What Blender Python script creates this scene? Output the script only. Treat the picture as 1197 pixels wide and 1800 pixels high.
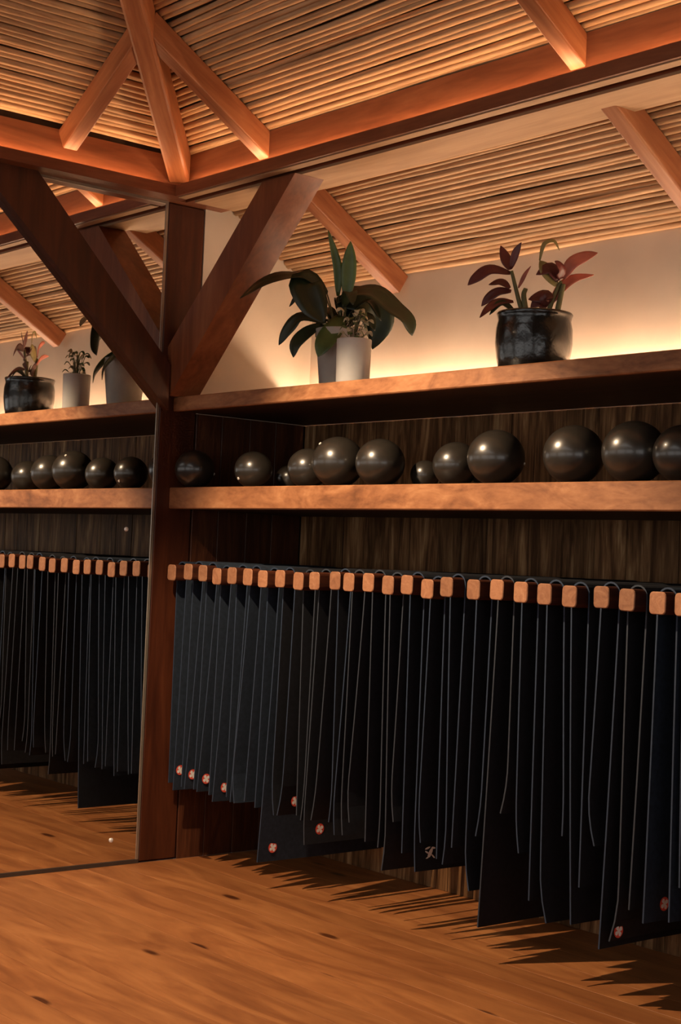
import bpy, bmesh, math, random
from mathutils import Vector, Matrix

# ------------------------------------------------------------------ clear
for o in list(bpy.data.objects):
    bpy.data.objects.remove(o, do_unlink=True)
scene = bpy.context.scene
COL = scene.collection
random.seed(7)

# ------------------------------------------------------------------ camera
# world axes: X runs along the shelf wall away from the mirror (mirror plane X = 0),
# Y runs into the shelf niche (post front Y = 0, back wall Y = 0.79), Z up, metres.
cam_d = bpy.data.cameras.new('camera')
cam = bpy.data.objects.new('camera', cam_d)
COL.objects.link(cam)
right = Vector((0.6370568, 0.7696107, 0.0431037))
down = Vector((0.0045535, 0.0521611, -0.9986283))
fwd = Vector((-0.7708034, 0.6363793, 0.0297252))
R = Matrix((right, -down, -fwd)).transposed()
cam.matrix_world = Matrix.Translation((5.4584979, -3.4974797, 1.3)) @ R.to_4x4()
cam_d.sensor_fit = 'VERTICAL'
cam_d.sensor_height = 36.0
cam_d.sensor_width = 24.0
cam_d.lens = 54.169
cam_d.clip_start = 0.05
scene.camera = cam

# ------------------------------------------------------------------ world, light, exposure
wd = bpy.data.worlds.new('dusk_sky')
scene.world = wd
wd.use_nodes = True
bg = wd.node_tree.nodes['Background']
bg.inputs[0].default_value = (0.66, 0.63, 0.60, 1)
bg.inputs[1].default_value = 2.3

sp = bpy.data.lights.new('ceiling_spot', 'SPOT')
sp.energy = 380
sp.color = (1.0, 0.72, 0.46)
sp.spot_size = math.radians(82)
sp.spot_blend = 0.32
sp.shadow_soft_size = 0.022
spo = bpy.data.objects.new('ceiling_spot', sp)
COL.objects.link(spo)
spo.location = (1.25, -1.5, 2.75)
spo.rotation_euler = (Vector((1.5, 0.05, 0.0)) - Vector(spo.location)).to_track_quat('-Z', 'Y').to_euler()

vs = scene.view_settings
vs.view_transform = 'Standard'
vs.look = 'None'
vs.gamma = 1.0
vs.use_curve_mapping = False
vs.exposure = -0.08

COVE_LED = 60.0
SHELF_LED = 112.0

# ------------------------------------------------------------------ materials
MATS = {}


def _base(name):
    m = bpy.data.materials.new(name)
    m.use_nodes = True
    nt = m.node_tree
    b = nt.nodes['Principled BSDF']
    MATS[name] = m
    return m, nt, b


def plain(name, col, rough=0.6, metal=0.0, noise=0.0, nscale=20.0, spec=0.5, coat=0.0, bump=0.0):
    m, nt, b = _base(name)
    b.inputs['Roughness'].default_value = rough
    b.inputs['Metallic'].default_value = metal
    b.inputs['Specular IOR Level'].default_value = spec
    b.inputs['Coat Weight'].default_value = coat
    b.inputs['Coat Roughness'].default_value = 0.08
    tc = nt.nodes.new('ShaderNodeTexCoord')
    n = nt.nodes.new('ShaderNodeTexNoise')
    n.inputs['Scale'].default_value = nscale
    n.inputs['Detail'].default_value = 5
    nt.links.new(tc.outputs['Object'], n.inputs['Vector'])
    r = nt.nodes.new('ShaderNodeValToRGB')
    r.color_ramp.elements[0].position = 0.3
    r.color_ramp.elements[1].position = 0.75
    r.color_ramp.elements[0].color = (*[c * (1 - noise) for c in col], 1)
    r.color_ramp.elements[1].color = (*[min(1, c * (1 + noise)) for c in col], 1)
    nt.links.new(n.outputs['Fac'], r.inputs['Fac'])
    nt.links.new(r.outputs['Color'], b.inputs['Base Color'])
    if bump:
        bp = nt.nodes.new('ShaderNodeBump')
        bp.inputs['Strength'].default_value = bump
        bp.inputs['Distance'].default_value = 0.004
        nt.links.new(n.outputs['Fac'], bp.inputs['Height'])
        nt.links.new(bp.outputs['Normal'], b.inputs['Normal'])
    return m


def wood(name, cols, axis, rough=0.45, stretch=9.0, scale=6.0, rvar=0.25, knots=None, bump=0.15, spec=0.4, pos=(0.25, 0.45, 0.6, 0.78), fine=0.22):
    """stretched-noise wood grain; cols = four colours dark to light; axis = grain direction"""
    m, nt, b = _base(name)
    N = nt.nodes.new
    L = nt.links.new
    b.inputs['Roughness'].default_value = rough
    b.inputs['Specular IOR Level'].default_value = spec
    tc = N('ShaderNodeTexCoord')
    oi = N('ShaderNodeObjectInfo')
    mu = N('ShaderNodeMath'); mu.operation = 'MULTIPLY'; mu.inputs[1].default_value = 37.0
    L(oi.outputs['Random'], mu.inputs[0])
    ad = N('ShaderNodeVectorMath'); ad.operation = 'ADD'
    L(tc.outputs['Object'], ad.inputs[0])
    L(mu.outputs[0], ad.inputs[1])
    mp = N('ShaderNodeMapping')
    s = [scale] * 3
    s['xyz'.index(axis)] = scale / stretch
    mp.inputs['Scale'].default_value = s
    L(ad.outputs[0], mp.inputs['Vector'])
    n1 = N('ShaderNodeTexNoise')
    n1.inputs['Scale'].default_value = 2.2
    n1.inputs['Detail'].default_value = 6
    n1.inputs['Roughness'].default_value = 0.6
    n1.inputs['Distortion'].default_value = 1.6
    L(mp.outputs[0], n1.inputs['Vector'])
    n2 = N('ShaderNodeTexNoise')
    n2.inputs['Scale'].default_value = 16
    n2.inputs['Detail'].default_value = 4
    L(mp.outputs[0], n2.inputs['Vector'])
    mx = N('ShaderNodeMix'); mx.data_type = 'FLOAT'
    mx.inputs[0].default_value = fine
    L(n1.outputs['Fac'], mx.inputs[2]); L(n2.outputs['Fac'], mx.inputs[3])
    cr = N('ShaderNodeValToRGB')
    e = cr.color_ramp.elements
    e[0].position = pos[0]; e[0].color = (*cols[0], 1)
    e[1].position = pos[3]; e[1].color = (*cols[3], 1)
    x = e.new(pos[1]); x.color = (*cols[1], 1)
    x = e.new(pos[2]); x.color = (*cols[2], 1)
    L(mx.outputs[0], cr.inputs['Fac'])
    out = cr.outputs['Color']
    # piece-to-piece tone
    mr = N('ShaderNodeMapRange')
    mr.inputs['To Min'].default_value = 1 - rvar
    mr.inputs['To Max'].default_value = 1 + rvar * 0.6
    L(oi.outputs['Random'], mr.inputs['Value'])
    vm = N('ShaderNodeVectorMath'); vm.operation = 'SCALE'
    L(out, vm.inputs[0]); L(mr.outputs[0], vm.inputs['Scale'])
    out = vm.outputs[0]
    if knots:
        mk = N('ShaderNodeMapping')
        sk = [knots] * 3
        sk['xyz'.index(axis)] = knots * 0.34
        mk.inputs['Scale'].default_value = sk
        L(ad.outputs[0], mk.inputs['Vector'])
        vo = N('ShaderNodeTexVoronoi')
        vo.inputs['Scale'].default_value = 1.0
        L(mk.outputs[0], vo.inputs['Vector'])
        kr = N('ShaderNodeValToRGB')
        kr.color_ramp.elements[0].position = 0.065
        kr.color_ramp.elements[0].color = (0.22, 0.16, 0.13, 1)
        kr.color_ramp.elements[1].position = 0.115
        kr.color_ramp.elements[1].color = (1, 1, 1, 1)
        L(vo.outputs['Distance'], kr.inputs['Fac'])
        mm = N('ShaderNodeVectorMath'); mm.operation = 'MULTIPLY'
        L(out, mm.inputs[0]); L(kr.outputs['Color'], mm.inputs[1])
        out = mm.outputs[0]
    L(out, b.inputs['Base Color'])
    bp = N('ShaderNodeBump')
    bp.inputs['Strength'].default_value = bump
    bp.inputs['Distance'].default_value = 0.003
    L(n2.outputs['Fac'], bp.inputs['Height'])
    L(bp.outputs['Normal'], b.inputs['Normal'])
    return m


def emit(name, col, strength):
    m, nt, b = _base(name)
    b.inputs['Base Color'].default_value = (0.8, 0.75, 0.65, 1)
    b.inputs['Emission Color'].default_value = (*col, 1)
    b.inputs['Emission Strength'].default_value = strength
    return m


BEAM_C = [(0.10, 0.028, 0.011), (0.18, 0.055, 0.022), (0.24, 0.082, 0.034), (0.32, 0.125, 0.055)]
for ax in 'xyz':
    wood('beam_wood_' + ax, BEAM_C, ax, rough=0.42, scale=5, rvar=0.15)
POST_C = [(0.034, 0.009, 0.0045), (0.060, 0.016, 0.007), (0.090, 0.025, 0.010), (0.125, 0.038, 0.015)]
wood('post_wood', POST_C, 'z', rough=0.4, scale=4, rvar=0.05)
wood('brace_wood', BEAM_C, 'z', rough=0.4, scale=4, rvar=0.05)
RAFT_C = [(0.15, 0.042, 0.016), (0.26, 0.088, 0.035), (0.36, 0.14, 0.06), (0.52, 0.25, 0.12)]
wood('rafter_wood', RAFT_C, 'x', rough=0.4, scale=4, rvar=0.1)
SHELF_C = [(0.15, 0.058, 0.024), (0.27, 0.110, 0.046), (0.35, 0.150, 0.064), (0.47, 0.23, 0.105)]
wood('shelf_wood', SHELF_C, 'x', rough=0.5, scale=4.5, stretch=2.4, rvar=0.05, pos=(0.30, 0.45, 0.55, 0.70))
wood('shelf_board', [(0.030, 0.014, 0.008), (0.055, 0.025, 0.013), (0.075, 0.035, 0.018), (0.11, 0.055, 0.028)], 'x', rough=0.5, scale=7, stretch=6, rvar=0.05)
NICHE_C = [(0.030, 0.009, 0.005), (0.065, 0.020, 0.009), (0.11, 0.036, 0.015), (0.19, 0.070, 0.028)]
wood('niche_wood', NICHE_C, 'z', rough=0.45, scale=9, stretch=9, rvar=0.1)
wood('soffit_wood', [(0.30, 0.17, 0.09), (0.40, 0.24, 0.13), (0.46, 0.29, 0.16), (0.54, 0.35, 0.20)], 'x', rough=0.6, scale=5, rvar=0.05)  # pale tone partly stands in for strip light on the beam underside
wood('peg_side', POST_C, 'y', rough=0.5, scale=12, stretch=5, rvar=0.2)
wood('peg_wood', [(0.24, 0.10, 0.05), (0.34, 0.150, 0.075), (0.41, 0.195, 0.10), (0.54, 0.30, 0.17)], 'y', rough=0.55, scale=12, stretch=5, rvar=0.25)
WALN_C = [(0.040, 0.017, 0.008), (0.13, 0.062, 0.027), (0.29, 0.150, 0.066), (0.62, 0.40, 0.20)]
wood('walnut_panel', WALN_C, 'z', rough=0.5, scale=6.5, stretch=12, rvar=0.35, spec=0.12, pos=(0.30, 0.44, 0.55, 0.70))
FLOOR_C = [(0.18, 0.058, 0.019), (0.31, 0.112, 0.036), (0.42, 0.165, 0.054), (0.56, 0.245, 0.088)]
wood('floor_wood', FLOOR_C, 'x', rough=0.42, scale=3.0, stretch=5, rvar=0.14, knots=5.2, fine=0.12, bump=0.05, pos=(0.20, 0.42, 0.58, 0.80))
wood('reed_cane', [(0.30, 0.150, 0.066), (0.50, 0.29, 0.145), (0.58, 0.36, 0.19), (0.66, 0.43, 0.24)], 'x', rough=0.55, scale=7, stretch=7, rvar=0.25)
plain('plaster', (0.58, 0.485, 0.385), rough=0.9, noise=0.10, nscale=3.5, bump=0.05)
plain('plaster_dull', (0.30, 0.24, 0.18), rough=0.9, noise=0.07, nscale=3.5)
plain('ceiling_backing', (0.16, 0.085, 0.042), rough=0.9, noise=0.2)
plain('dark_gap', (0.03, 0.016, 0.010), rough=0.8, noise=0.2)
plain('mirror_glass', (0.80, 0.79, 0.77), rough=0.012, metal=1.0)
plain('mirror_trim', (0.42, 0.36, 0.29), rough=0.35, metal=0.7, noise=0.1)
plain('dark_trim', (0.05, 0.035, 0.028), rough=0.5, noise=0.1)
plain('bright_steel', (0.88, 0.88, 0.88), rough=0.45, metal=0.3)
plain('ball_vinyl', (0.024, 0.020, 0.016), rough=0.30, noise=0.12, nscale=30, spec=0.7, coat=0.25)
plain('valve_plug', (0.75, 0.72, 0.66), rough=0.4)
plain('mat_rubber', (0.0105, 0.0118, 0.0165), rough=0.75, noise=0.25, nscale=60, spec=0.3)
plain('mat_rubber_lit', (0.0165, 0.0260, 0.0430), rough=0.75, noise=0.25, nscale=60, spec=0.3)  # bluer, lighter copy of the mat rubber; light on the sides put into colour
plain('mat_edge_blue', (0.017, 0.034, 0.068), rough=0.7, noise=0.2, nscale=40)
plain('mat_edge_grey', (0.026, 0.036, 0.054), rough=0.7, noise=0.2, nscale=40)
plain('logo_red', (0.80, 0.10, 0.06), rough=0.6, noise=0.1)
plain('logo_white', (0.92, 0.90, 0.87), rough=0.6, noise=0.05)
plain('pot_pale', (0.42, 0.38, 0.34), rough=0.65, noise=0.12, nscale=12)
plain('pot_white', (0.52, 0.50, 0.47), rough=0.6, noise=0.08, nscale=14)
plain('pot_glaze', (0.010, 0.009, 0.008), rough=0.20, noise=0.8, nscale=34, spec=0.6, coat=0.2, bump=0.6)
plain('soil', (0.035, 0.022, 0.014), rough=0.95, noise=0.5, nscale=60, bump=0.6)
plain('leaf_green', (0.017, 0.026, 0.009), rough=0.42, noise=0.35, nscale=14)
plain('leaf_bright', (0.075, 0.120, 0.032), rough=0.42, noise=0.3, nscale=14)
plain('leaf_red', (0.110, 0.022, 0.018), rough=0.42, noise=0.35, nscale=16)
plain('leaf_pink', (0.40, 0.115, 0.075), rough=0.45, noise=0.3, nscale=16)
plain('leaf_olive', (0.26, 0.20, 0.065), rough=0.45, noise=0.3, nscale=16)
plain('leaf_pale', (0.50, 0.47, 0.33), rough=0.5, noise=0.45, nscale=40)
plain('stem_green', (0.11, 0.10, 0.035), rough=0.6, noise=0.3, nscale=20)
emit('led_warm_cove', (1.0, 0.59, 0.30), COVE_LED)
emit('led_warm_shelf', (1.0, 0.70, 0.46), SHELF_LED)

# ------------------------------------------------------------------ helpers


def mesh_obj(name, verts, faces, mat, parent=None, loc=(0, 0, 0), smooth=False, mats=None, midx=None):
    me = bpy.data.meshes.new(name)
    me.from_pydata([tuple(v) for v in verts], [], faces)
    me.update()
    bm = bmesh.new(); bm.from_mesh(me)
    bmesh.ops.recalc_face_normals(bm, faces=bm.faces)
    bm.to_mesh(me); bm.free()
    for mm in (mats or [mat]):
        me.materials.append(MATS[mm])
    if midx:
        for p, i in zip(me.polygons, midx):
            p.material_index = i
    if smooth:
        me.polygons.foreach_set('use_smooth', [True] * len(me.polygons))
    o = bpy.data.objects.new(name, me)
    COL.objects.link(o)
    o.location = loc
    if parent:
        o.parent = parent
    return o


def bm_obj(name, bm, mat, parent=None, loc=(0, 0, 0), smooth=False):
    me = bpy.data.meshes.new(name)
    bm.to_mesh(me); bm.free()
    me.materials.append(MATS[mat])
    if smooth:
        me.polygons.foreach_set('use_smooth', [True] * len(me.polygons))
    o = bpy.data.objects.new(name, me)
    COL.objects.link(o)
    o.location = loc
    if parent:
        o.parent = parent
    return o


def box(name, lo, hi, mat, parent=None, bevel=0.0, seg=1):
    """box in world coordinates (parents sit at known places, see local())"""
    c = [(a + b) / 2 for a, b in zip(lo, hi)]
    d = [b - a for a, b in zip(lo, hi)]
    bm = bmesh.new()
    bmesh.ops.create_cube(bm, size=1.0)
    for v in bm.verts:
        v.co = Vector((v.co.x * d[0], v.co.y * d[1], v.co.z * d[2]))
    if bevel:
        bmesh.ops.bevel(bm, geom=list(bm.edges), offset=bevel, segments=seg, profile=0.5, affect='EDGES')
    o = bm_obj(name, bm, mat, None, c)
    if parent:
        adopt(o, parent)
    return o


def adopt(o, parent):
    o.parent = parent
    o.location = Vector(o.location) - Vector(parent.location)


def prism(name, poly, axis, a0, a1, mat, parent=None):
    """polygon extruded along an axis; poly gives the two other coordinates in xyz order"""
    n = len(poly)
    vs_ = []
    i = 'xyz'.index(axis)
    cen = [0, 0, 0]
    oth = [k for k in range(3) if k != i]
    cen[i] = (a0 + a1) / 2
    for q, k in enumerate(oth):
        cen[k] = sum(p[q] for p in poly) / n
    for a in (a0, a1):
        for p in poly:
            v = [0, 0, 0]
            v[i] = a - cen[i]
            v[oth[0]] = p[0] - cen[oth[0]]
            v[oth[1]] = p[1] - cen[oth[1]]
            vs_.append(v)
    fs = [list(range(n))[::-1], list(range(n, 2 * n))]
    for k in range(n):
        fs.append([k, (k + 1) % n, n + (k + 1) % n, n + k])
    o = mesh_obj(name, vs_, fs, mat, None, cen)
    if parent:
        adopt(o, parent)
    return o


def bar(name, p0, p1, w, h, mat, up=(0, 0, 1), parent=None, bevel=0.006, trim=0.0):
    """bar from p0 to p1 whose TOP face centre line runs p0-p1; grain along local x"""
    p0 = Vector(p0); p1 = Vector(p1)
    X = (p1 - p0).normalized()
    Z = Vector(up); Z = (Z - X * Z.dot(X)).normalized()
    Y = Z.cross(X)
    L = (p1 - p0).length
    bm = bmesh.new()
    bmesh.ops.create_cube(bm, size=1.0)
    for v in bm.verts:
        v.co = Vector(((v.co.x + 0.5) * L, v.co.y * w, (v.co.z - 0.5) * h))
    if bevel:
        bmesh.ops.bevel(bm, geom=list(bm.edges), offset=bevel, segments=2, profile=0.5, affect='EDGES')
    o = bm_obj(name, bm, mat)
    Mx = Matrix((X, Y, Z)).transposed().to_4x4()
    Mx.translation = p0
    o.matrix_world = Mx
    if parent:
        o.parent = parent
        o.matrix_world = Matrix.Translation(-Vector(parent.location)) @ Mx
    return o


def lathe(name, prof, mat, parent=None, loc=(0, 0, 0), seg=40):
    vs_, fs = [], []
    n = len(prof)
    for k in range(seg):
        a = 2 * math.pi * k / seg
        for r, z in prof:
            vs_.append((r * math.cos(a), r * math.sin(a), z))
    for k in range(seg):
        k2 = (k + 1) % seg
        for j in range(n - 1):
            fs.append([k * n + j, k2 * n + j, k2 * n + j + 1, k * n + j + 1])
    o = mesh_obj(name, vs_, fs, mat, parent, loc, smooth=True)
    bm = bmesh.new(); bm.from_mesh(o.data)
    bmesh.ops.remove_doubles(bm, verts=bm.verts, dist=1e-5)
    bmesh.ops.recalc_face_normals(bm, faces=bm.faces)
    bm.to_mesh(o.data); bm.free()
    return o


def tube(name, pts, r0, r1, mat, parent=None, seg=8):
    """tapered tube through world points; parent assumed unrotated"""
    off = Vector(parent.location) if parent else Vector((0, 0, 0))
    pts = [Vector(p) - off for p in spline(pts, 5)]
    vs_, fs = [], []
    n = len(pts)
    for i, p in enumerate(pts):
        t = (pts[min(i + 1, n - 1)] - pts[max(i - 1, 0)]).normalized()
        a = t.cross(Vector((0.3, 0.9, 0.2))).normalized()
        b = t.cross(a)
        r = r0 + (r1 - r0) * i / (n - 1)
        for k in range(seg):
            an = 2 * math.pi * k / seg
            vs_.append(p + a * r * math.cos(an) + b * r * math.sin(an))
    for i in range(n - 1):
        for k in range(seg):
            k2 = (k + 1) % seg
            fs.append([i * seg + k, i * seg + k2, (i + 1) * seg + k2, (i + 1) * seg + k])
    fs.append(list(range(seg)))
    fs.append([(n - 1) * seg + k for k in range(seg)])
    return mesh_obj(name, vs_, fs, mat, parent, smooth=True)


def spline(pts, sub):
    """Catmull-Rom through the points"""
    P = [Vector(p) for p in pts]
    P = [P[0] * 2 - P[1]] + P + [P[-1] * 2 - P[-2]]
    out = []
    for i in range(1, len(P) - 2):
        for k in range(sub):
            t = k / sub
            a, b, c, d = P[i - 1], P[i], P[i + 1], P[i + 2]
            out.append(0.5 * ((2 * b) + (c - a) * t + (2 * a - 5 * b + 4 * c - d) * t * t + (3 * b - a - 3 * c + d) * t ** 3))
    out.append(P[-2])
    return out


def leaf(pts, width, mat, parent, hint=(0.6, -0.5, 0.6), fold=0.25, name='leaf'):
    off = Vector(parent.location)
    c = [p - off for p in spline(pts, 5)]
    n = len(c)
    vs_, fs = [], []
    hint = Vector(hint).normalized()
    for i, p in enumerate(c):
        t = (c[min(i + 1, n - 1)] - c[max(i - 1, 0)]).normalized()
        s = t.cross(hint)
        s = s.normalized() if s.length > 1e-4 else Vector((1, 0, 0))
        nn = s.cross(t).normalized()
        u = i / (n - 1)
        w = width * 0.5 * (math.sin(math.pi * min(1, u * 0.93 + 0.07)) ** 0.75) if u < 1 else 0.0008
        w = max(w, 0.0012)
        for q in (-1, -0.5, 0, 0.5, 1):
            vs_.append(p + s * (w * q) + nn * (abs(q) * w * fold))
    for i in range(n - 1):
        for k in range(4):
            fs.append([i * 5 + k, i * 5 + k + 1, (i + 1) * 5 + k + 1, (i + 1) * 5 + k])
    o = mesh_obj(name, vs_, fs, mat, parent, smooth=True)
    so = o.modifiers.new('thickness', 'SOLIDIFY')
    so.thickness = 0.0012
    return o


def thing(name, label, cat, loc=(0, 0, 0), group=None):
    o = bpy.data.objects.new(name, None)
    COL.objects.link(o)
    o.empty_display_size = 0.05
    o.location = loc
    return tag(o, label, cat, group)


def tag(o, label, cat, group=None):
    o['label'] = label
    o['category'] = cat
    if group:
        o['group'] = group
    return o


def struct(o):
    o['kind'] = 'structure'
    return o


# ------------------------------------------------------------------ the setting
SL = 0.606                        # roof slope
def zr(y): return 2.985 - SL * y  # shelf-side slope, reed axis height
def zl(x): return 2.940 + SL * x  # mirror-side slope, reed axis height
HIP = 0.074                       # hip runs x = HIP - y

# floor, boards run along x
floor = struct(box('floor', (-0.2, -5.3, -0.06), (7.0, 0.9, -0.0215), 'dark_gap'))
y = 0.785
while y > -5.2:
    w = 0.148
    o = box('plank', (0.0, y - w + 0.0008, -0.021), (6.95, y, 0.0), 'floor_wood', floor, bevel=0.0007)
    y -= w

# back wall behind the shelves: plaster above, walnut boards below the top shelf
wall_back = struct(box('wall_back', (-0.2, 0.795, -0.02), (7.0, 0.9, 2.9), 'plaster'))
x = 0.0
k = 0
rw = random.Random(5)
while x < 4.2:
    w = rw.uniform(0.11, 0.17)
    dy = rw.uniform(0, 0.003)
    box('panel_board', (x + 0.001, 0.778 + dy, 0.0), (x + w - 0.001, 0.795, 1.886), 'walnut_panel', wall_back, bevel=0.0015)
    x += w
box('panel_board', (x + 0.001, 0.78, 0.0), (6.9, 0.795, 1.886), 'walnut_panel', wall_back)

# mirror-side wall: behind the mirror and the return inside the niche
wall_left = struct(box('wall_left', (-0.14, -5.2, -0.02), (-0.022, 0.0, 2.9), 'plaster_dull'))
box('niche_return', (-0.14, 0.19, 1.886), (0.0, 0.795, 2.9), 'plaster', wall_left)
box('niche_return', (-0.14, 0.19, 0.0), (-0.0135, 0.795, 1.886), 'dark_gap', wall_left)
y = 0.192
for w in (0.135, 0.15, 0.14, 0.158):
    box('panel_board', (-0.013, y + 0.001, 0.0), (-0.0005, y + w - 0.001, 1.886), 'niche_wood', wall_left, bevel=0.0015)
    y += w

# walls behind the camera, each with a wide window opening to the dusk outside
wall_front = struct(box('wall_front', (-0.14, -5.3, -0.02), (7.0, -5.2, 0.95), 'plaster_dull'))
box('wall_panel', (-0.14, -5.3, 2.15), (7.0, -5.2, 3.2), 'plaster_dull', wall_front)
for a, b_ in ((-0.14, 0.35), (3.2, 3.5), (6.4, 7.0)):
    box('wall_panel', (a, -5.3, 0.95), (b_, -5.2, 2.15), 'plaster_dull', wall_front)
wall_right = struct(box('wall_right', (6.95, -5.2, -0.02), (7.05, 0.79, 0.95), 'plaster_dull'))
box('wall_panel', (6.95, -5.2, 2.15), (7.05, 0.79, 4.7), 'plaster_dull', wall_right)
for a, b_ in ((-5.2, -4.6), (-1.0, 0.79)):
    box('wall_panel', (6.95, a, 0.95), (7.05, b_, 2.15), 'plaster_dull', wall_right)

# ceiling: dark backing boards carrying single reeds
YT = -2.6
XT = HIP - YT
def bk(x, y, z): return (x, y, z + 0.028)
ceiling = struct(mesh_obj('ceiling', [
    bk(-0.15, 0.9, zr(0.9)), bk(7.0, 0.9, zr(0.9)), bk(7.0, YT, zr(YT)), bk(XT, YT, zr(YT)), bk(-0.15, HIP + 0.15, zr(HIP + 0.15)),
    bk(-0.15, -5.3, zl(-0.15)), bk(XT, -5.3, zl(XT)), bk(7.0, -5.3, zr(0.0))],
    [[0, 1, 2, 3, 4], [4, 3, 6, 5], [3, 2, 7, 6]], 'ceiling_backing'))

rr = random.Random(11)
def reed_mesh(seed):
    r = random.Random(seed)
    seg, sides = 26, 7
    vs_, fs = [], []
    ph = r.uniform(0, 6); ph2 = r.uniform(0, 6)
    node = r.uniform(0.05, 0.1)
    for i in range(seg + 1):
        u = i / seg
        dy = 0.0035 * math.sin(u * 7 + ph) + 0.002 * math.sin(u * 19 + ph2)
        dz = 0.003 * math.sin(u * 9 + ph2) + 0.002 * math.sin(u * 23 + ph)
        rad = (0.0160 if i % 4 else 0.0174) * (1 - 0.18 * u * (1 if seed % 2 else -0.4)) * r.uniform(0.96, 1.04)
        for k in range(sides):
            a = 2 * math.pi * k / sides
            vs_.append((u * 4.0, dy + rad * math.cos(a), dz + rad * math.sin(a)))
    for i in range(seg):
        for k in range(sides):
            k2 = (k + 1) % sides
            fs.append([i * sides + k, i * sides + k2, (i + 1) * sides + k2, (i + 1) * sides + k])
    fs.append(list(range(sides))); fs.append([seg * sides + k for k in range(sides)])
    me = bpy.data.meshes.new('reed')
    me.from_pydata([tuple(v) for v in vs_], [], fs)
    bm = bmesh.new(); bm.from_mesh(me)
    bmesh.ops.recalc_face_normals(bm, faces=bm.faces); bm.to_mesh(me); bm.free()
    me.polygons.foreach_set('use_smooth', [True] * len(me.polygons))
    me.materials.append(MATS['reed_cane'])
    return me
REEDS = [reed_mesh(s) for s in range(9)]
def reed(x, y, z, length, rz):
    o = bpy.data.objects.new('reed', rr.choice(REEDS))
    COL.objects.link(o)
    o.location = (x, y, z)
    s = rr.uniform(0.70, 0.92)
    o.scale = (length / 4.0, s, s)
    flip = rr.choice((0, math.pi))
    o.rotation_euler = (rr.uniform(0, 6.28), 0, rz + rr.uniform(-0.0035, 0.0035))
    o.parent = ceiling
PITCH = 0.0218
y = 0.775
while y > -1.75:
    x0 = max(0.004, HIP - y) if y < 0.06 else 0.004
    reed(x0, y, zr(y) + rr.uniform(-0.003, 0.004), 4.1 - x0, 0.0)
    y -= PITCH * rr.uniform(0.9, 1.12)
x = 0.055
while x < 1.85:
    y0 = HIP - x
    reed(x, y0, zl(x) + rr.uniform(-0.003, 0.004), 3.0, -math.pi / 2)
    x += PITCH * rr.uniform(0.9, 1.12)

# ------------------------------------------------------------------ timber frame
ZB = 2.765
# beam over the shelf niche
bR = thing('roof_beam', 'long reddish timber beam above the shelves, running right from the corner post', 'beam', (0.1, 0.15, ZB))
prism('timber', [(0.06, ZB), (0.27, ZB), (0.27, zr(0.27) - 0.018), (0.03, zr(0.03) - 0.018), (0.03, ZB + 0.025), (0.06, ZB + 0.025)], 'x', 0.04, 6.9, 'beam_wood_x', bR)
prism('light_ledge', [(-0.035, ZB), (0.02, ZB), (0.02, ZB + 0.013), (0.045, ZB + 0.013), (0.045, ZB + 0.025), (-0.022, ZB + 0.025), (-0.022, ZB + 0.046), (-0.035, ZB + 0.046)], 'x', 0.1, 6.9, 'beam_wood_x', bR)
box('soffit_board', (0.105, -0.020, ZB - 0.004), (6.9, 0.019, ZB), 'soffit_wood', bR)  # added thin board, toned pale to show the ledge underside as lit
sb = box('soffit_board', (0.105, 0.062, ZB - 0.010), (6.9, 0.268, ZB), 'soffit_wood', bR)
sb['label'] = 'pale tan board under the beam'
# beam over the mirror
bL = thing('roof_beam', 'reddish timber beam over the mirror, running left from the corner post', 'beam', (0.0, -0.2, ZB))
prism('timber', [(-0.14, ZB), (0.04, ZB), (0.04, zl(0.04) - 0.018), (-0.14, zl(-0.14) - 0.018)], 'y', -5.15, 0.27, 'beam_wood_y', bL)
prism('light_ledge', [(0.105, ZB), (0.0405, ZB), (0.0405, ZB + 0.025), (0.092, ZB + 0.025), (0.092, ZB + 0.046), (0.105, ZB + 0.046)], 'y', -5.15, -0.0355, 'beam_wood_y', bL)
box('light_ledge', (0.0405, -0.035, ZB), (0.1, 0.03, ZB + 0.025), 'beam_wood_x', bL)
box('light_ledge', (0.092, -0.0352, ZB), (0.105, -0.0, ZB + 0.046), 'beam_wood_y', bL)

# hidden warm light strips on the ledges and behind the plants
def strip(name, label, p0, p1, w, mat, n=24, h=0.004):
    p0 = Vector(p0); p1 = Vector(p1)
    d = (p1 - p0); s = Vector((-d.y, d.x, 0)).normalized() * w / 2
    vs_, fs = [], []
    up = Vector((0, 0, h))
    for i in range(n + 1):
        c = p0 + d * i / n - p0
        vs_ += [c - s, c + s, c + s + up, c - s + up]
    for i in range(n):
        a = i * 4; b2 = a + 4
        for k in range(4):
            k2 = (k + 1) % 4
            fs.append([a + k, a + k2, b2 + k2, b2 + k])
    fs += [[0, 1, 2, 3], [n * 4 + q for q in (0, 1, 2, 3)]]
    o = mesh_obj(name, vs_, fs, mat, None, p0)
    return tag(o, label, 'light strip')
strip('light_strip', 'warm light strip hidden on the ledge of the beam above the shelves', (0.16, 0.008, ZB + 0.026), (6.0, 0.008, ZB + 0.026), 0.012, 'led_warm_cove')
strip('light_strip', 'warm light strip hidden on the ledge of the beam over the mirror', (0.066, -0.09, ZB + 0.026), (0.066, -4.9, ZB + 0.026), 0.012, 'led_warm_cove')

# corner post
post = tag(box('corner_post', (-0.2, 0.0, 0.0), (0.0, 0.19, ZB), 'post_wood', bevel=0.008), 'dark red timber corner post between the mirror and the shelves', 'post')

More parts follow.
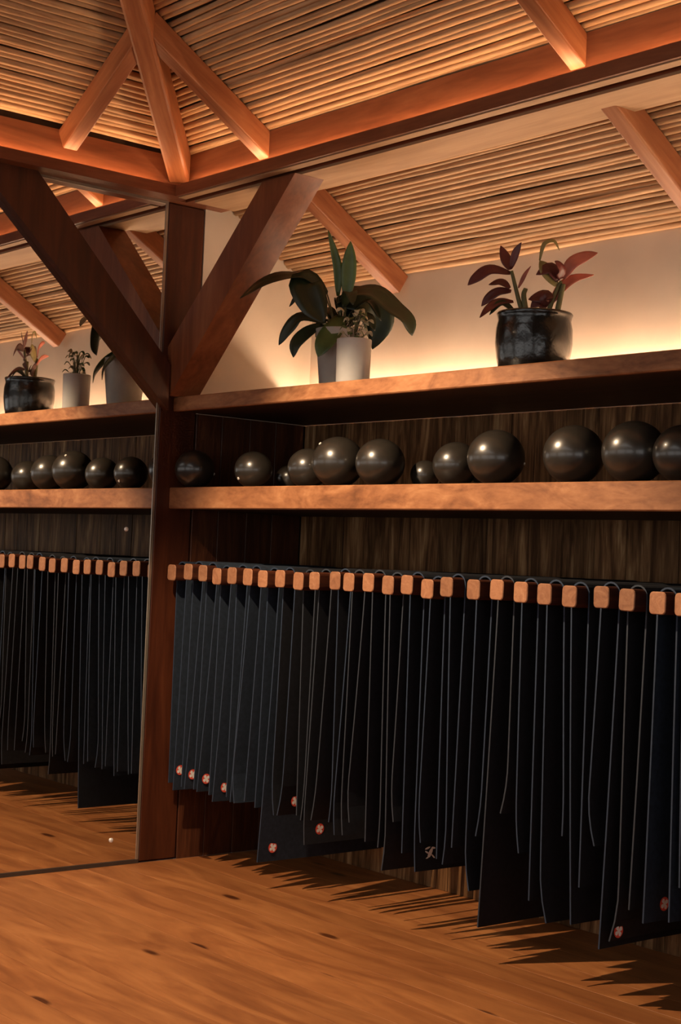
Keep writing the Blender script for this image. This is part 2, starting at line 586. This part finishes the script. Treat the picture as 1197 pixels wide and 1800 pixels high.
# braces
br = prism('timber_brace', [(0.0, 1.9475), (0.033, 1.9475), (0.828, ZB - 0.0105), (0.62, ZB - 0.0105), (0.0, 2.155)], 'x' if False else 'y', 0.03, 0.17, 'beam_wood_x')
br.data.materials[0] = MATS['brace_wood']
tag(br, 'diagonal timber brace rising right from the corner post beside the leafy plant', 'brace')
bl = prism('timber_brace', [(0.02, 1.885), (0.02, 2.075), (-0.635, ZB), (-0.842, ZB), (-0.842, 2.70)], 'x', 0.0005, 0.04, 'post_wood')
tag(bl, 'dark diagonal timber brace across the upper corner of the mirror', 'brace')

# rafters
NR = Vector((0, SL, 1)).normalized()
NL = Vector((-SL, 0, 1)).normalized()
def rafter_r(x, y0, y1, label):
    o = bar('rafter', (x, y0, zr(y0) - 0.016), (x, y1, zr(y1) - 0.016), 0.064, 0.092, 'rafter_wood', up=NR)
    return tag(o, label, 'rafter')
rafter_r(0.622, 0.786, -0.51, 'short rafter behind the leafy plant, joining the hip rafter')
rafter_r(2.245, 0.786, -2.2, 'long rafter crossing the beam above the dark glazed pot')
o = bar('rafter', (0.03, -0.52, zl(0.03) - 0.016), (0.565, -0.52, zl(0.565) - 0.016), 0.064, 0.092, 'rafter_wood', up=NL)
tag(o, 'short rafter rising from the beam over the mirror to the hip rafter', 'rafter')
t0, t1 = -0.04, 2.5
o = bar('hip_rafter', (HIP + t0, -t0, zr(-t0) - 0.02), (HIP + t1, -t1, zr(-t1) - 0.02), 0.088, 0.122, 'rafter_wood', bevel=0.012)
tag(o, 'thick hip rafter climbing from the room corner where both beams meet', 'rafter')

# ------------------------------------------------------------------ mirror
mi = thing('wall_mirror', 'large frameless wall mirror left of the corner post reflecting the shelves', 'mirror', (0, -2.0, 0.012))
box('glass', (-0.02, -4.9, 0.014), (0.0, -0.012, ZB - 0.008), 'mirror_glass', mi)
box('edge_trim', (-0.02, -0.012, 0.0), (0.003, -0.0005, ZB - 0.002), 'mirror_trim', mi)
box('top_trim', (-0.02, -4.9, ZB - 0.012), (0.004, -0.0005, ZB - 0.0005), 'mirror_trim', mi)
box('bottom_trim', (-0.02, -4.9, 0.0), (0.006, -0.001, 0.016), 'dark_trim', mi)
for (yy, zz) in ((-0.131, 1.38), (-0.134, 0.104)):
    bm = bmesh.new()
    bmesh.ops.create_uvsphere(bm, u_segments=16, v_segments=8, radius=0.0095)
    for v in bm.verts:
        v.co.x *= 0.5
    s = bm_obj('screw', bm, 'bright_steel', None, (0.002, yy, zz), smooth=True)
    adopt(s, mi)
    s['label'] = 'small round steel mirror screw'

# ------------------------------------------------------------------ shelves
ZS1, ZS2 = 1.565, 1.9465
for (zt, th, lab) in ((ZS1, 0.089, 'thick wooden shelf carrying the dark exercise balls'), (ZS2, 0.060, 'upper wooden shelf carrying the potted plants')):
    sh = thing('wall_shelf', lab, 'shelf', (0.0125, 0.07, zt - th))
    box('board', (0.0, 0.098, zt - th + 0.002), (5.5, 0.777, zt), 'shelf_board', sh)
    fe = box('front_edge', (0.0, 0.07, zt - th), (5.5, 0.098, zt), 'shelf_wood', sh, bevel=0.004)
    fe['label'] = 'paler front edge with bold figured grain'
led_ch = thing('light_strip', 'warm light strip at the back of the upper shelf washing the plaster wall', 'light strip', (0.05, 0.715, ZS2))
box('front_lip', (0.02, 0.668, ZS2 + 0.0003), (5.4, 0.680, ZS2 + 0.048), 'shelf_wood', led_ch)
e_ = strip('lamp', 'x', (0.012, 0.725, ZS2 + 0.003), (5.3, 0.725, ZS2 + 0.003), 0.012, 'led_warm_shelf', 40, 0.013)
for kk in ('label', 'category'):
    del e_[kk]
adopt(e_, led_ch)

# ------------------------------------------------------------------ peg rack
PEGS = [(0.079, 1.21), (0.197, 1.215), (0.303, 1.214), (0.404, 1.205), (0.505, 1.211), (0.611, 1.211), (0.711, 1.206), (0.819, 1.21), (0.931, 1.206), (1.029, 1.211), (1.146, 1.216), (1.225, 1.215), (1.33, 1.218), (1.435, 1.213), (1.532, 1.217), (1.636, 1.207), (1.731, 1.218), (1.857, 1.216), (1.963, 1.219), (2.069, 1.216), (2.173, 1.215), (2.277, 1.212), (2.401, 1.217), (2.5, 1.212), (2.614, 1.209), (2.707, 1.209), (2.815, 1.212), (2.92, 1.21), (3.025, 1.213)]
rack = thing('peg_rack', 'row of square wooden pegs holding the hanging mats', 'peg rack', (1.5, 0.77, 1.1))
box('rail', (0.02, 0.755, 1.16), (3.2, 0.7775, 1.26), 'walnut_panel', rack, bevel=0.003)
bm = bmesh.new()
bmesh.ops.create_cube(bm, size=1.0)
for v in bm.verts:
    v.co = Vector((v.co.x * 0.060, v.co.y * 0.706, v.co.z * 0.066))
bmesh.ops.bevel(bm, geom=[e for e in bm.edges if abs(e.verts[0].co.y - e.verts[1].co.y) > 0.1], offset=0.013, segments=3, profile=0.5, affect='EDGES')
bmesh.ops.bevel(bm, geom=[e for e in bm.edges if abs(e.verts[0].co.y - e.verts[1].co.y) < 0.001], offset=0.0025, segments=1, affect='EDGES')
peg0 = bm_obj('peg', bm, 'peg_side', rack, (0, 0, 0))
peg0.data.materials.append(MATS['peg_wood'])
for p in peg0.data.polygons:
    if p.normal.y < -0.5:
        p.material_index = 1
rp = random.Random(2)
for i, (px, pz) in enumerate(PEGS):
    o = peg0 if i == 0 else peg0.copy()
    if i:
        COL.objects.link(o)
    o.parent = rack
    o.location = Vector((px, 0.402, pz)) - Vector(rack.location)
    o.rotation_euler = (rp.uniform(-0.003, 0.003), rp.uniform(-0.03, 0.03), rp.uniform(-0.006, 0.006))

# ------------------------------------------------------------------ mats over the pegs
# (x, z) of the two hanging ends at their front corner and the sideways curl of the end
FLAPS = {
1: [(0.050, 0.332, 0.0), (0.085, 0.306, 0.0)], 2: [(0.142, 0.328, 0.0), (0.165, 0.322, 0.0)], 3: [(0.238, 0.331, 0.0), (0.262, 0.325, 0.0)],
4: [(0.350, 0.325, 0.0), (0.376, 0.302, 0.0)], 5: [(0.462, 0.333, 0.0), (0.489, 0.317, 0.0)], 6: [(0.531, 0.319, 0.03), (0.598, 0.337, 0.0)],
7: [(0.652, 0.319, 0.0), (0.682, 0.114, 0.0)], 8: [(0.783, 0.311, 0.021), (0.805, 0.314, -0.021)], 9: [(0.912, 0.33, 0.0), (0.938, 0.316, -0.01)],
10: [(0.968, 0.23, 0.014), (1.002, 0.326, -0.013)], 11: [(1.111, 0.337, -0.013), (1.146, 0.296, 0.019)], 12: [(1.191, 0.303, 0.016), (1.226, 0.354, 0.025)],
13: [(1.311, 0.299, 0.0), (1.38, 0.291, -0.009)], 14: [(1.415, 0.218, -0.018), (1.466, 0.394, 0.021)], 15: [(1.508, 0.293, 0.0), (1.578, 0.242, 0.009)],
16: [(1.600, 0.345, 0.018), (1.682, 0.305, 0.0)], 17: [(1.71, 0.291, -0.016), (1.751, 0.354, 0.0)], 18: [(1.838, 0.227, 0.024), (1.860, 0.41, -0.016)],
19: [(1.892, 0.121, 0.0), (1.974, 0.502, -0.025)], 20: [(2.061, 0.39, 0.015), (2.113, 0.251, 0.0)], 21: [(2.185, 0.195, 0.028), (2.237, 0.473, -0.007)],
22: [(2.288, 0.213, 0.0), (2.316, 0.331, 0.0)], 23: [(2.373, 0.466, 0.034), (2.406, 0.165, 0.0)], 24: [(2.44, 0.195, -0.03), (2.51, 0.302, 0.0)],
25: [(2.567, 0.275, 0.0), (2.66, 0.297, 0.0)], 26: [(2.69, 0.401, 0.0), (2.738, 0.284, 0.0)], 27: [(2.79, 0.22, 0.01), (2.84, 0.33, 0.0)],
28: [(2.9, 0.29, 0.0), (2.95, 0.25, -0.02)], 29: [(3.0, 0.3, 0.0), (3.06, 0.31, 0.0)]}
GREY_EDGE = {9, 10, 12, 13, 14, 19, 24}
LIT_SIDE = {1, 2, 3, 4, 5, 6, 7, 25}
ORD = ['first', 'second', 'third', 'fourth', 'fifth', 'sixth', 'seventh', 'eighth', 'ninth', 'tenth', 'eleventh', 'twelfth', 'thirteenth', 'fourteenth', 'fifteenth', 'sixteenth', 'seventeenth', 'eighteenth', 'nineteenth', 'twentieth', 'twenty-first', 'twenty-second', 'twenty-third', 'twenty-fourth', 'twenty-fifth', 'twenty-sixth', 'twenty-seventh', 'twenty-eighth', 'twenty-ninth']
EXTRA = {1: ', with a red logo', 2: ', with a red logo', 3: ', with a red logo', 4: ', with a red logo', 7: ', one end near the floor', 8: ', its ends curling together', 15: ', with a white printed emblem', 19: ', one very long end', 23: ', one very long end', 24: ', its low end curled', 25: ', with a logo'}
rm = random.Random(21)
YF, YB, TH = 0.098, 0.738, 0.0055
def flap_x(xt, zt, xb, zb, curl, z):
    """centre-line x of a hanging flap at height z (front edge)"""
    s = (zt - z) / (zt - zb)
    x = xt + (xb - curl - xt) * (s * 0.75 + 0.25 * s * s)
    u = max(0.0, 1 - (z - zb) / 0.16)
    return x + curl * u * u
LOGOS = {1: (1, 0.128, 0.389), 2: (1, 0.134, 0.382), 3: (1, 0.136, 0.377), 4: (1, 0.150, 0.358), 7: (1, 0.171, 0.167), 8: (1, 0.168, 0.366), 10: (0, 0.176, 0.283), 25: (0, 0.186, 0.323), 24: (0, 0.125, 0.226), 15: (1, 0.168, 0.300)}

def disc_logo(o, X, y, z):
    vs_, fs, mi_ = [], [], []
    r = 0.0205
    def ngon(pts, dx, m):
        a = len(vs_)
        for (p, q) in pts:
            vs_.append((X + dx, p, q))
        fs.append(list(range(a, a + len(pts)))); mi_.append(m)
    ngon([(r * math.cos(t * math.pi / 12), r * math.sin(t * math.pi / 12)) for t in range(24)], 0.0008, 0)
    for k in range(4):
        a = math.pi / 2 * k + 0.5
        pts = []
        for (d, b) in ((0.0, 0.0), (0.009, 0.75), (0.0155, 0.5), (0.0178, 0.0), (0.015, -0.42), (0.008, -0.6)):
            pts.append((d * math.cos(a + b), d * math.sin(a + b)))
        ngon(pts, 0.0014, 1)
    ngon([(0.0052 * math.cos(t * math.pi / 5), 0.0052 * math.sin(t * math.pi / 5)) for t in range(10)], 0.0016, 1)
    l = mesh_obj('logo', vs_, fs, None, o, mats=['logo_red', 'logo_white'], midx=None)
    for p, i in zip(l.data.polygons, mi_):
        p.material_index = i
    l.location = (0, y, z)
    l['label'] = 'round red logo with a white pinwheel emblem'

def sprig_logo(o, X, y, z):
    """white printed emblem: a small crawling figure seen from above"""
    vs_, fs = [], []
    def blob(cx, cz, rx, rz, ang, dx):
        a0 = len(vs_)
        for t in range(12):
            an = t * math.pi / 6
            p, q = rx * math.cos(an), rz * math.sin(an)
            vs_.append((X + dx, cx + p * math.cos(ang) - q * math.sin(ang), cz + p * math.sin(ang) + q * math.cos(ang)))
        fs.append(list(range(a0, a0 + 12)))
    blob(0.004, 0.0, 0.020, 0.008, 1.05, 0.0008)
    blob(-0.012, -0.022, 0.011, 0.006, 1.0, 0.0010)
    blob(-0.009, 0.018, 0.013, 0.0035, 0.25, 0.0011)
    blob(0.018, 0.017, 0.010, 0.0035, -0.2, 0.0012)
    blob(-0.012, 0.004, 0.010, 0.003, -0.5, 0.0013)
    blob(0.018, -0.012, 0.011, 0.003, -0.7, 0.0014)
    l = mesh_obj('emblem', vs_, fs, 'logo_white', o)
    l.location = (0, y, z)
    l['label'] = 'white printed emblem near the lower corner'

for n in range(1, 30):
    px, pz = PEGS[n - 1]
    (xl, zlb, cl), (xr, zrb, crl) = FLAPS[n]
    hw = 0.0355
    prof = []
    NV = 16
    for i in range(NV):                                  # left flap going up
        z = zlb + (pz - zlb) * i / NV
        prof.append((flap_x(px - hw, pz, xl, zlb, cl, z), z))
    for i in range(11):                                  # over the peg
        a = math.pi - math.pi * i / 10
        prof.append((px + hw * math.cos(a), pz + (0.033 + 0.011) * max(0, math.sin(a)) ** 0.8))
    for i in range(NV - 1, -1, -1):                      # right flap going down
        z = zrb + (pz - zrb) * i / NV
        prof.append((flap_x(px + hw, pz, xr, zrb, crl, z), z))
    m_ = len(prof)
    nrm = []
    for i in range(m_):
        a = prof[max(i - 1, 0)]; b_ = prof[min(i + 1, m_ - 1)]
        t = Vector((b_[0] - a[0], 0, b_[1] - a[1])).normalized()
        nrm.append((-t.z, t.x))
    NY = 5
    ph = rm.uniform(0, 6)
    vs_, fs, mid = [], [], []
    yb = YB + rm.uniform(-0.02, 0.012)
    yf = YF + rm.uniform(-0.006, 0.008)
    for j in range(NY + 1):
        v = j / NY
        yy = yf + (yb - yf) * v
        for side in (1, -1):
            for i, (a, z) in enumerate(prof):
                hang = max(0.0, pz - z)
                wob = 0.004 * hang * math.sin(5 * v + ph) * min(1, 3 * v)
                vs_.append((a + wob + side * nrm[i][0] * TH / 2 - px, yy - yf, z + side * nrm[i][1] * TH / 2 - pz))
    def id_(j, s, i): return (j * 2 + s) * m_ + i
    for j in range(NY):
        for i in range(m_ - 1):
            for s in (0, 1):
                fs.append([id_(j, s, i), id_(j, s, i + 1), id_(j + 1, s, i + 1), id_(j + 1, s, i)]); mid.append(0)
        for i in (0, m_ - 1):
            fs.append([id_(j, 0, i), id_(j + 1, 0, i), id_(j + 1, 1, i), id_(j, 1, i)]); mid.append(1)
    for j in (0, NY):
        for i in range(m_ - 1):
            fs.append([id_(j, 0, i), id_(j, 0, i + 1), id_(j, 1, i + 1), id_(j, 1, i)]); mid.append(1)
    me = bpy.data.meshes.new('yoga_mat')
    me.from_pydata([tuple(v) for v in vs_], [], fs)
    me.materials.append(MATS['mat_rubber_lit' if n in LIT_SIDE else 'mat_rubber'])
    me.materials.append(MATS['mat_edge_grey' if n in GREY_EDGE else 'mat_edge_blue'])
    for p, i in zip(me.polygons, mid):
        p.material_index = i
    bm = bmesh.new(); bm.from_mesh(me)
    bmesh.ops.recalc_face_normals(bm, faces=bm.faces); bm.to_mesh(me); bm.free()
    o = bpy.data.objects.new('yoga_mat', me)
    COL.objects.link(o)
    o.location = (px, yf, pz)
    tag(o, 'dark yoga mat on the %s peg from the corner post%s' % (ORD[n - 1], EXTRA.get(n, '')), 'yoga mat', 'yoga mats hanging on the pegs')
    if n in LOGOS:
        s, ly, lz = LOGOS[n]
        if s:
            X = flap_x(px + hw, pz, xr, zrb, crl, lz)
        else:
            X = flap_x(px - hw, pz, xl, zlb, cl, lz)
        # the shown face looks along +x: outer side of the right flap, inner side of the left one
        X += TH / 2 + 0.0012 - px
        if n == 15:
            sprig_logo(o, X, ly - yf, lz - pz)
        else:
            disc_logo(o, X, ly - yf, lz - pz)

# ------------------------------------------------------------------ exercise balls
BALLS = [  # x, y, radius, label
 (0.102, 0.125, 0.083, 'dark exercise ball nearest the corner post'),
 (0.462, 0.165, 0.077, 'small dark exercise ball with a pale valve, second from the corner post'),
 (0.445, 0.36, 0.055, 'half-hidden small ball at the back, left of the three close balls'),
 (0.770, 0.200, 0.080, 'dark exercise ball, left one of the three close balls'),
 (0.990, 0.170, 0.099, 'tallest ball in the middle of the three close balls'),
 (1.225, 0.175, 0.091, 'dark exercise ball, right one of the three close balls'),
 (1.300, 0.330, 0.055, 'low half-hidden ball at the back of the shelf'),
 (1.560, 0.235, 0.082, 'ball mostly behind the one below the dark pot, on its left'),
 (1.640, 0.330, 0.085, 'ball squeezed behind the pair below the dark glazed pot'),
 (1.812, 0.178, 0.097, 'large dark ball below the dark glazed pot'),
 (2.160, 0.175, 0.098, 'dark ball standing alone right of the glazed pot'),
 (2.405, 0.175, 0.100, 'large dark ball, second from the right edge of the shelf'),
 (2.590, 0.175, 0.090, 'rightmost dark ball, cut by the edge of the picture'),
 (2.850, 0.180, 0.092, 'dark ball on the shelf beyond the rightmost one'),
]
rb = random.Random(9)
for i, (bx, by, r, lab) in enumerate(BALLS):
    e = thing('exercise_ball', lab, 'ball', (bx, by, ZS1), 'exercise balls on the shelf')
    bm = bmesh.new()
    bmesh.ops.create_uvsphere(bm, u_segments=40, v_segments=24, radius=r)
    for v in bm.verts:                                   # sags a little and rests on a flat
        v.co.z = max(v.co.z * 0.97, -r * 0.945)
    bm_obj('shell', bm, 'ball_vinyl', e, (0, 0, r * 0.945), smooth=True)
    d = Vector((rb.uniform(-0.2, 0.9), rb.uniform(0.1, 0.9), rb.uniform(-0.2, 0.5))).normalized()
    if i == 1:
        d = Vector((-0.12, -0.86, -0.52)).normalized()
    if i == 4:
        d = Vector((-0.35, -0.62, 0.68)).normalized()
    bm = bmesh.new()
    bmesh.ops.create_cone(bm, cap_ends=True, segments=14, radius1=0.0065, radius2=0.005, depth=0.006)
    vvv = bm_obj('valve', bm, 'valve_plug', e, Vector((d.x * r, d.y * r, d.z * r * 0.97 + r * 0.945)), smooth=False)
    vvv.rotation_euler = d.to_track_quat('Z', 'Y').to_euler()

# ------------------------------------------------------------------ plants
BIG = {
 'A': [[0.79, 0.297, 2.325], [0.788, 0.289, 2.442], [0.764, 0.254, 2.581]],
 'B': [[0.827, 0.311, 2.31], [0.832, 0.312, 2.428], [0.836, 0.311, 2.538]],
 'L1': [[0.763, 0.264, 2.33], [0.708, 0.164, 2.383], [0.666, 0.051, 2.355], [0.61, -0.045, 2.286]],
 'L2': [[0.759, 0.26, 2.323], [0.756, 0.16, 2.361], [0.808, 0.165, 2.266], [0.849, 0.186, 2.2]],
 'L3': [[0.747, 0.246, 2.296], [0.657, 0.215, 2.331], [0.605, 0.2, 2.288]],
 'L4': [[0.76, 0.265, 2.219], [0.67, 0.218, 2.241], [0.617, 0.188, 2.189], [0.579, 0.176, 2.134]],
 'L5': [[0.751, 0.256, 2.212], [0.73, 0.2, 2.174], [0.717, 0.155, 2.124], [0.719, 0.144, 2.071]],
 'F': [[0.812, 0.296, 2.244], [0.842, 0.242, 2.182], [0.849, 0.19, 2.117], [0.842, 0.168, 2.067]],
 'R1': [[0.788, 0.296, 2.299], [0.853, 0.326, 2.329], [0.925, 0.366, 2.328], [0.978, 0.418, 2.271], [1.023, 0.458, 2.227], [1.035, 0.476, 2.17]],
 'R2': [[0.788, 0.296, 2.299], [0.845, 0.411, 2.309], [0.857, 0.461, 2.236], [0.839, 0.444, 2.129]],
 'R3': [[0.797, 0.307, 2.287], [0.792, 0.394, 2.326], [0.792, 0.457, 2.295], [0.783, 0.45, 2.241]],
}
RED = {
 's1': [[1.772, 0.318, 2.163], [1.762, 0.303, 2.221], [1.748, 0.281, 2.31]],
 'a': [[1.744, 0.277, 2.314], [1.725, 0.275, 2.351], [1.703, 0.269, 2.401]],
 'b': [[1.746, 0.28, 2.318], [1.766, 0.279, 2.367], [1.789, 0.281, 2.403]],
 'c': [[1.745, 0.279, 2.302], [1.701, 0.226, 2.311], [1.671, 0.191, 2.282], [1.651, 0.169, 2.255]],
 'd': [[1.744, 0.28, 2.251], [1.705, 0.274, 2.275], [1.659, 0.262, 2.27]],
 'e': [[1.747, 0.284, 2.24], [1.706, 0.264, 2.239], [1.671, 0.251, 2.219], [1.642, 0.247, 2.194]],
 'f': [[1.752, 0.292, 2.205], [1.734, 0.243, 2.2], [1.722, 0.202, 2.172], [1.716, 0.169, 2.137]],
 'g': [[1.757, 0.299, 2.17], [1.739, 0.246, 2.196], [1.729, 0.202, 2.15]],
 's2': [[1.829, 0.387, 2.175], [1.844, 0.402, 2.242], [1.856, 0.415, 2.282]],
 'h': [[1.849, 0.406, 2.282], [1.837, 0.382, 2.323], [1.807, 0.341, 2.299]],
 'i': [[1.856, 0.414, 2.29], [1.876, 0.385, 2.319], [1.887, 0.346, 2.337]],
 'j': [[1.861, 0.42, 2.291], [1.88, 0.437, 2.342], [1.911, 0.47, 2.369], [1.94, 0.501, 2.384]],
 'k': [[1.834, 0.391, 2.203], [1.852, 0.421, 2.26], [1.875, 0.458, 2.295], [1.914, 0.515, 2.313]],
 'l': [[1.847, 0.403, 2.266], [1.824, 0.374, 2.315], [1.809, 0.354, 2.35]],
 'm': [[1.809, 0.354, 2.35], [1.815, 0.359, 2.393], [1.823, 0.368, 2.413], [1.841, 0.389, 2.418], [1.852, 0.405, 2.388]],
 'n': [[1.824, 0.38, 2.194], [1.817, 0.38, 2.226], [1.776, 0.34, 2.217]],
 'o': [[1.763, 0.303, 2.253], [1.8, 0.293, 2.29], [1.836, 0.284, 2.316]],
 'p': [[1.822, 0.377, 2.186], [1.807, 0.364, 2.209], [1.784, 0.344, 2.189]],
 'q': [[1.824, 0.38, 2.194], [1.836, 0.366, 2.222], [1.862, 0.372, 2.22]],
}
# large leafy plant in a tapered pale pot
pl = thing('potted_plant', 'large dark-leaved plant in a tall tapered pale pot beside the brace', 'plant', (0.80, 0.315, ZS2))
pot = lathe('pot', [(0.001, 0.0), (0.074, 0.0), (0.078, 0.006), (0.102, 0.235), (0.103, 0.245), (0.096, 0.245), (0.092, 0.22), (0.001, 0.218)], 'pot_pale', pl)
lathe('soil', [(0.001, 0.226), (0.05, 0.228), (0.0915, 0.222)], 'soil', pot)
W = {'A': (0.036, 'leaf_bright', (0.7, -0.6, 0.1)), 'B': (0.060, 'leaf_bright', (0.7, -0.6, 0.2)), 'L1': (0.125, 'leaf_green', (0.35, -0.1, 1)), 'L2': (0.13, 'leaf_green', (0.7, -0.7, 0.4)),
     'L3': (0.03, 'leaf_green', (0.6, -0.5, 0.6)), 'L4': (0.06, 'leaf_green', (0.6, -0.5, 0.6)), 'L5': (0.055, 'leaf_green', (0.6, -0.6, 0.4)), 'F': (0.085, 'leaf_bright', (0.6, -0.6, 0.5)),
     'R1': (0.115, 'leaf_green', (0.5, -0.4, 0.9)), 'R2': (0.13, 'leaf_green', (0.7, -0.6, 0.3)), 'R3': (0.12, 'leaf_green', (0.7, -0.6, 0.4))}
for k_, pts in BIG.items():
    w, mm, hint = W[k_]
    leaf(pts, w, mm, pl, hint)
    b0 = Vector(pts[0])
    base = Vector((0.80 + (b0.x - 0.8) * 0.3, 0.315 + (b0.y - 0.315) * 0.3, ZS2 + 0.222))
    tube('stem', [base, base.lerp(b0, 0.5) + Vector((0, 0, 0.012)), b0], 0.0042, 0.0025, 'stem_green', pl)
# extra inner leaves that fill the crown
rl = random.Random(4)
for i in range(14):
    a = rl.uniform(0, 6.28)
    c0 = Vector((0.80 + 0.03 * math.cos(a), 0.315 + 0.03 * math.sin(a), ZS2 + 0.25 + rl.uniform(0, 0.10)))
    rad = rl.uniform(0.09, 0.15)
    c1 = c0 + Vector((math.cos(a) * rad * 0.6, math.sin(a) * rad * 0.6, 0.045))
    c2 = c0 + Vector((math.cos(a) * rad, math.sin(a) * rad, rl.uniform(-0.06, 0.0)))
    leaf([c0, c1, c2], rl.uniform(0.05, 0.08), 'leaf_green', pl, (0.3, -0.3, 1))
    tube('stem', [(0.80, 0.315, ZS2 + 0.222), c0.lerp(Vector((0.8, 0.315, ZS2 + 0.23)), 0.5), c0], 0.0035, 0.0022, 'stem_green', pl)

# small variegated plant in a white cylinder pot
ps = thing('potted_plant', 'small pale variegated plant in a white cylinder pot on the upper shelf', 'plant', (1.03, 0.19, ZS2))
pot = lathe('pot', [(0.001, 0.0), (0.060, 0.0), (0.063, 0.004), (0.066, 0.170), (0.065, 0.174), (0.060, 0.174), (0.058, 0.155), (0.001, 0.153)], 'pot_white', ps)
lathe('soil', [(0.001, 0.162), (0.03, 0.164), (0.0575, 0.158)], 'soil', pot)
for i in range(38):
    a = rl.uniform(0, 6.28)
    d = rl.uniform(0.0, 0.05)
    h = rl.uniform(0.012, 0.115)
    c0 = Vector((1.03 + d * math.cos(a), 0.19 + d * math.sin(a), ZS2 + 0.165 + h))
    ll = rl.uniform(0.022, 0.036)
    c1 = c0 + Vector((math.cos(a) * ll * 0.55, math.sin(a) * ll * 0.55, 0.008))
    c2 = c0 + Vector((math.cos(a) * ll, math.sin(a) * ll, -0.004))
    leaf([c0, c1, c2], rl.uniform(0.014, 0.023), 'leaf_pale' if i % 3 else 'leaf_bright', ps, (0.4, -0.4, 0.9))
    tube('stem', [(1.03 + 0.3 * d * math.cos(a), 0.19 + 0.3 * d * math.sin(a), ZS2 + 0.158), (c0 + Vector((1.03, 0.19, ZS2 + 0.16))) / 2, c0], 0.0016, 0.001, 'stem_green', ps, seg=5)

# red-leaved plant in a dark glazed pot
pr = thing('potted_plant', 'red-leaved plant in a round dark glazed pot on the upper shelf', 'plant', (1.80, 0.35, ZS2))
pot = lathe('pot', [(0.001, 0.0), (0.108, 0.0), (0.115, 0.006), (0.126, 0.06), (0.1325, 0.115), (0.131, 0.165), (0.125, 0.193), (0.128, 0.208), (0.131, 0.215), (0.128, 0.220), (0.119, 0.215), (0.116, 0.196), (0.119, 0.182), (0.001, 0.180)], 'pot_glaze', pr, seg=56)
lathe('soil', [(0.001, 0.188), (0.06, 0.191), (0.1175, 0.185)], 'soil', pot)
RW = {'a': (0.034, 'leaf_red'), 'b': (0.024, 'leaf_red'), 'c': (0.038, 'leaf_red'), 'd': (0.026, 'leaf_red'), 'e': (0.034, 'leaf_red'), 'f': (0.026, 'leaf_red'), 'g': (0.022, 'leaf_green'),
      'h': (0.042, 'leaf_red'), 'i': (0.038, 'leaf_red'), 'j': (0.042, 'leaf_pink'), 'k': (0.034, 'leaf_pink'), 'l': (0.044, 'leaf_olive'), 'm': (0.014, 'leaf_olive'), 'n': (0.05, 'leaf_red'), 'o': (0.014, 'leaf_pink'), 'p': (0.04, 'leaf_red'), 'q': (0.04, 'leaf_red')}
for k_, pts in RED.items():
    if k_ in ('s1', 's2'):
        p0 = Vector(pts[0]); p0.z = ZS2 + 0.182
        tube('stem', [p0] + pts, 0.011, 0.006, 'stem_green', pr)
        tube('stem', [p0 + Vector((0.02, 0.01, 0)), Vector(pts[1]) + Vector((0.016, 0.012, 0.0)), Vector(pts[1]) + Vector((0.02, 0.016, 0.03))], 0.011, 0.008, 'stem_green', pr)
    else:
        w, mm = RW[k_]
        leaf(pts, w * 1.15, mm, pr, (0.65, -0.6, 0.45), fold=0.18)
